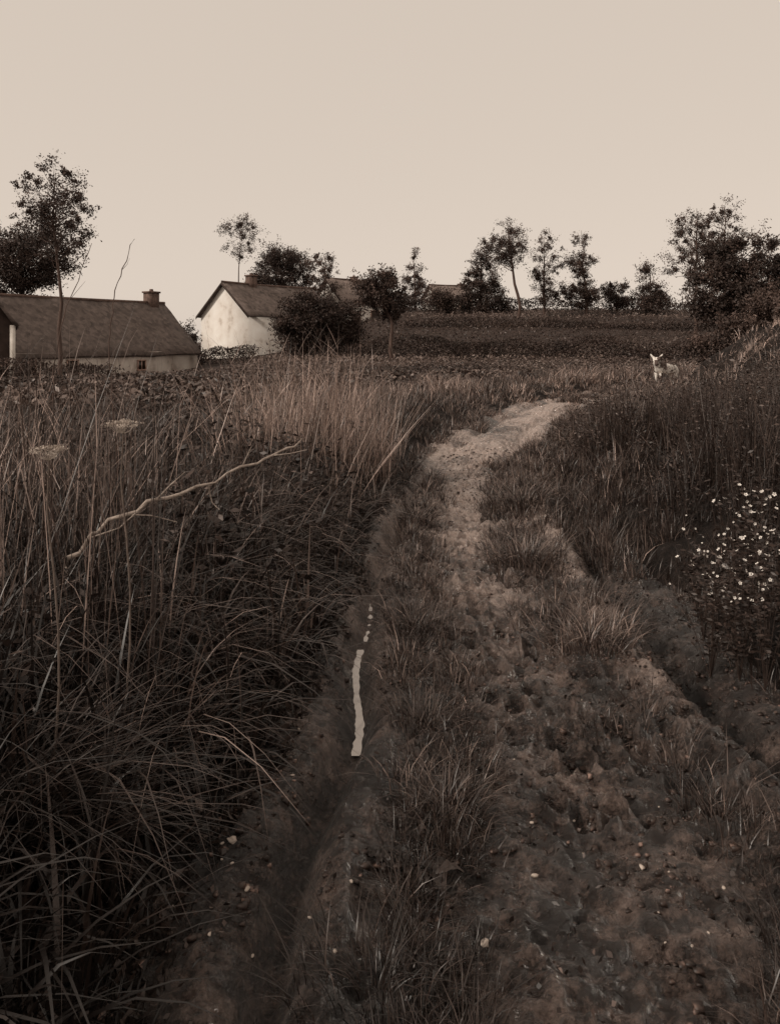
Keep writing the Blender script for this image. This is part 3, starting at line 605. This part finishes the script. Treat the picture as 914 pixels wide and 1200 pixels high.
# ---------------------------------------------------------------- foreground plants and objects
def umbel(label,u,v,Y,r,seed):
    rs=np.random.default_rng(seed); top=np.array(W(u,v,Y)); bx_=top[0]-.05; by=Y+.12; bz=gz(bx_,by)
    root=empty('umbel_plant',(bx_,by,bz)); tag(root,label,'wild plant'); base=np.array([bx_,by,bz])
    st=MB(); p=np.array([base+(top-base)*s+np.array([.03*math.sin(s*4),0,0]) for s in np.linspace(0,1,7)]); p[-1]=top-(0,0,.03)
    st.tube(p,np.linspace(.004,.002,7),6); 
    st.build('stem',STEM,root,True,base)
    fh=MB(); C=[]
    for k in range(34):
        a=rs.uniform(0,2*PI); q=r*math.sqrt(rs.random())*rs.uniform(.8,1.15); e=top+np.array([math.cos(a)*q,math.sin(a)*q,.006-.16*q*q/r+rs.normal(0,.004)])
        fh.tube(np.array([p[-1],(p[-1]+e)/2-(0,0,.006),e]),[.0009,.0007,.0006],4)
        for j in range(22): C.append(e+rs.normal(0,1,3)*np.array([.007,.007,.0025]))
    fh.leaves(np.array(C),.005,.004,.8); fh.build('flower_head',UMB,root,False,base)
umbel('flat pale umbel flower head standing above the left bank grass',145,497,2.6,.048,1)
umbel('wider umbel flower head nearest the left edge, in front of the dry stalks',58,527,2.3,.05,2)
def branch(name,label,cat,P,R,forks,mat,wob=.006):
    m=MB(); P=np.array(P); t=np.linspace(0,1,len(P)); tt=np.linspace(0,1,22); Q_=np.stack([np.interp(tt,t,P[:,k]) for k in range(3)],1); Q_[1:-1]+=rng.normal(0,wob,(20,3))
    base=Q_[0].copy(); m.tube(Q_,np.linspace(R,R*.45,22)*U(.75,1.25,22),7)
    for s,d,l in forks:
        a=np.array([np.interp(s,tt,Q_[:,k]) for k in range(3)]); e=a+np.array(d)/np.linalg.norm(d)*l
        m.tube(np.array([a,(a+e)/2+rng.normal(0,.008,3),e]),[R*.45,R*.3,R*.15],5)
    o=m.build(name,mat,None,True,base); o.location=base; tag(o,label,cat); return o
branch('dead_branch','bare dead branch lying slanted across the left bank grass','branch',[W(78,665,3.3),W(118,616,3.35),W(200,582,3.5),W(300,545,3.7),W(355,514,3.8)],.0105,
  [(.25,(-.3,.1,-.8),.16),(.45,(.5,.1,.5),.16),(.6,(.3,-.1,-.6),.12),(.85,(.6,0,.1),.16),(.72,(.3,.1,.7),.1),(.15,(.6,.1,.35),.24),(.35,(.6,.05,-.1),.2)],DEAD,.009)
branch('tall_twig','thin curved twig rising above the barn roof at the left','twig',[(-1.95,6,.5),W(128,400,6),W(135,340,6),W(158,280,6)],.005,[(.8,(.4,0,.6),.1)],BARK,.004)
branch('tall_twig','thin dark twig standing in front of the slender tree trunk','twig',[(-3.3,8.2,.5),W(62,440,8.2),W(78,360,8.2),W(108,285,8.2)],.007,[(.7,(.5,0,.6),.25),(.85,(-.4,0,.6),.2)],BARK,.006)
# dock plants
def dock(label,u,v,r,n,seed):
    rs=np.random.default_rng(seed); Y=CH*F/(v-VH); x=(u-UC)/F*Y; z=gz(x,Y)+.004; base=np.array([x,Y,z])
    root=empty('dock_plant',tuple(base)); tag(root,label,'plant')
    for k in range(n):
        a=k*2*PI/n+rs.normal(0,.5); Lh=r*rs.uniform(.5,1.15); m=MB(); S=np.linspace(0,1,9); wv=.22*Lh*np.sin(np.clip(S*1.05,0,1)*PI)**.8*np.where(S<.2,.4,1)*rs.uniform(.55,1.3,9)+.002
        hz=.006+.3*Lh*np.sin(S*2.8)*rs.uniform(.2,1.3)+rs.normal(0,.03*Lh,9); rad=S*Lh
        d=np.array([math.cos(a),math.sin(a)]); sd_=np.array([-d[1],d[0]]); bend=rs.normal(0,.3)*Lh; Vv=[]
        for i in range(9):
            c0_=np.array([x+d[0]*rad[i]+sd_[0]*bend*S[i]**2,Y+d[1]*rad[i]+sd_[1]*bend*S[i]**2,z+hz[i]])
            for q in (-1,-.5,0,.5,1): Vv.append(c0_+np.array([sd_[0]*q*wv[i],sd_[1]*q*wv[i],.4*abs(q)*wv[i]+rs.normal(0,.004)]))
        m.add(Vv,[(i*5+j,i*5+j+1,i*5+j+6,i*5+j+5) for i in range(8) for j in range(4)],rs.uniform(.0,.28)); m.build('leaf',WD,root,True,base)
dock('broad leaved dock plant in the middle of the track near the bottom',508,1040,.075,11,1)
dock('smaller dock plant just left of the larger one',448,1020,.055,9,2)
dock('dock plant on the crown of the track above the larger one',495,975,.06,9,3)
# white flowering weeds
fm=None
def flower_mesh():
    m=MB()
    for k in range(5):
        a=k*2*PI/5; d=np.array([math.cos(a),math.sin(a),.35]); s_=np.array([-math.sin(a),math.cos(a),0])
        m.add([d*.0015,d*.008+s_*.005,d*.0135,d*.008-s_*.005],[(0,1,2,3)])
    return m
flabs=['white flowering weed lowest and leftmost on the right bank','white flowering weed left in the flowering patch, behind the lowest one','white flowering weed in the middle of the flowering patch','white flowering weed at the top of the flowering patch','white flowering weed at the right edge, upper','white flowering weed at the right edge, lower','white flowering weed just below the middle of the flowering patch']
for k,(u,v,Y) in enumerate([(832,668,3.9),(824,642,4.3),(860,620,4.1),(878,602,4.2),(898,612,4.0),(896,650,3.7),(866,678,3.8)]):
    Y=Y-.12; tx_,ty_,tz_=W(u,v,Y); bz=gz(tx_,ty_); rs=np.random.default_rng(40+k); base=np.array([tx_,ty_,bz])
    root=empty('flowering_weed',tuple(base)); tag(root,flabs[k],'flowering plant','white flowering weeds on the right bank')
    m=MB(); ends=[]
    top_h=max(tz_-bz,.18)
    for q in range(12):
        a=rs.uniform(0,2*PI); rr_=rs.uniform(.03,.18); e=base+np.array([math.cos(a)*rr_,math.sin(a)*rr_,top_h*rs.uniform(.7,1.25)])
        md=(base+e)/2+np.array([0,0,.04]); m.tube(np.array([base,md,e]),[.002,.0015,.001],4,.3)
        for j in range(24):
            s=rs.uniform(.25,1); c_=base+(e-base)*s; D=rs.normal(size=3); D[2]=abs(D[2])*.3; m.leaves(np.array([c_+D*.02]),.035,.013,rs.uniform(.05,.55),D=D[None])
        for j in range(rs.integers(1,4)): ends.append(e+rs.normal(0,.022,3)*np.array([1,1,.8])-np.array([0,.01,0]))
    m.build('foliage',WD,root,False,base)
    for e in ends:
        if fm is None:
            o=flower_mesh().build('flower',PETAL,root); fm=o.data
        else:
            o=bpy.data.objects.new('flower',fm); col.objects.link(o); o.parent=root
        o.location=e-base; o.rotation_euler=(rs.uniform(.0,1.6),rs.uniform(-.9,.9),rs.uniform(-1,1)); sc_=rs.uniform(.35,.85); o.scale=(sc_,sc_*rs.uniform(.7,1),sc_)
# stones
def stone(u,v,r,label,group=None):
    Y=CH*F/(v-VH); x=(u-UC)/F*Y; z=gz(x,Y); Y=(CH-z)*F/(v-VH); x=(u-UC)/F*Y; z=gz(x,Y)
    rs=np.random.default_rng(int(u*7+v)); m=MB(); nu,nv=9,6; Vv=[]
    off=rs.uniform(0,50)
    for i in range(nv+1):
        for j in range(nu):
            th=PI*i/nv; a=2*PI*j/nu; d=np.array([math.sin(th)*math.cos(a),math.sin(th)*math.sin(a),math.cos(th)])
            k=.6+.9*float(vn(np.array([d[0]*1.9+off]),np.array([d[1]*1.9+d[2]*2+off]),3)[0])
            Vv.append(d*k*r*np.array([1.2,.8,.6]))
    Qs=[(i*nu+j,(i+1)*nu+j,(i+1)*nu+(j+1)%nu,i*nu+(j+1)%nu) for i in range(nv) for j in range(nu)]
    m.add(np.array(Vv),Qs); o=m.build('pale_stone',STONE,None,False); o.location=(x,Y,z+r*.45); o.rotation_euler=(0,0,rs.uniform(0,6)); tag(o,label,'stone',group or 'pale stones on the track')
for u,v,r,l in [(626,1027,.009,'pale stone alone in the mud right of the dock leaves'),(568,1106,.012,'largest pale stone near the bottom of the track'),(272,988,.014,'pale flat stone at the edge of the left rut'),(752,1018,.008,'pale stone furthest right on the lower track'),(290,1045,.008,'pale stone on the left bank foot below the flat stone'),(203,1062,.009,'pale stone lowest at the foot of the left bank')]: stone(u,v,r,l)
for k in range(34):
    v=rng.uniform(800,1130); u=rng.uniform(230,420) if k%2 else rng.uniform(590,860)
    stone(u,v,rng.uniform(.003,.006),'small pale pebble lying on the muddy track','small pebbles on the track')
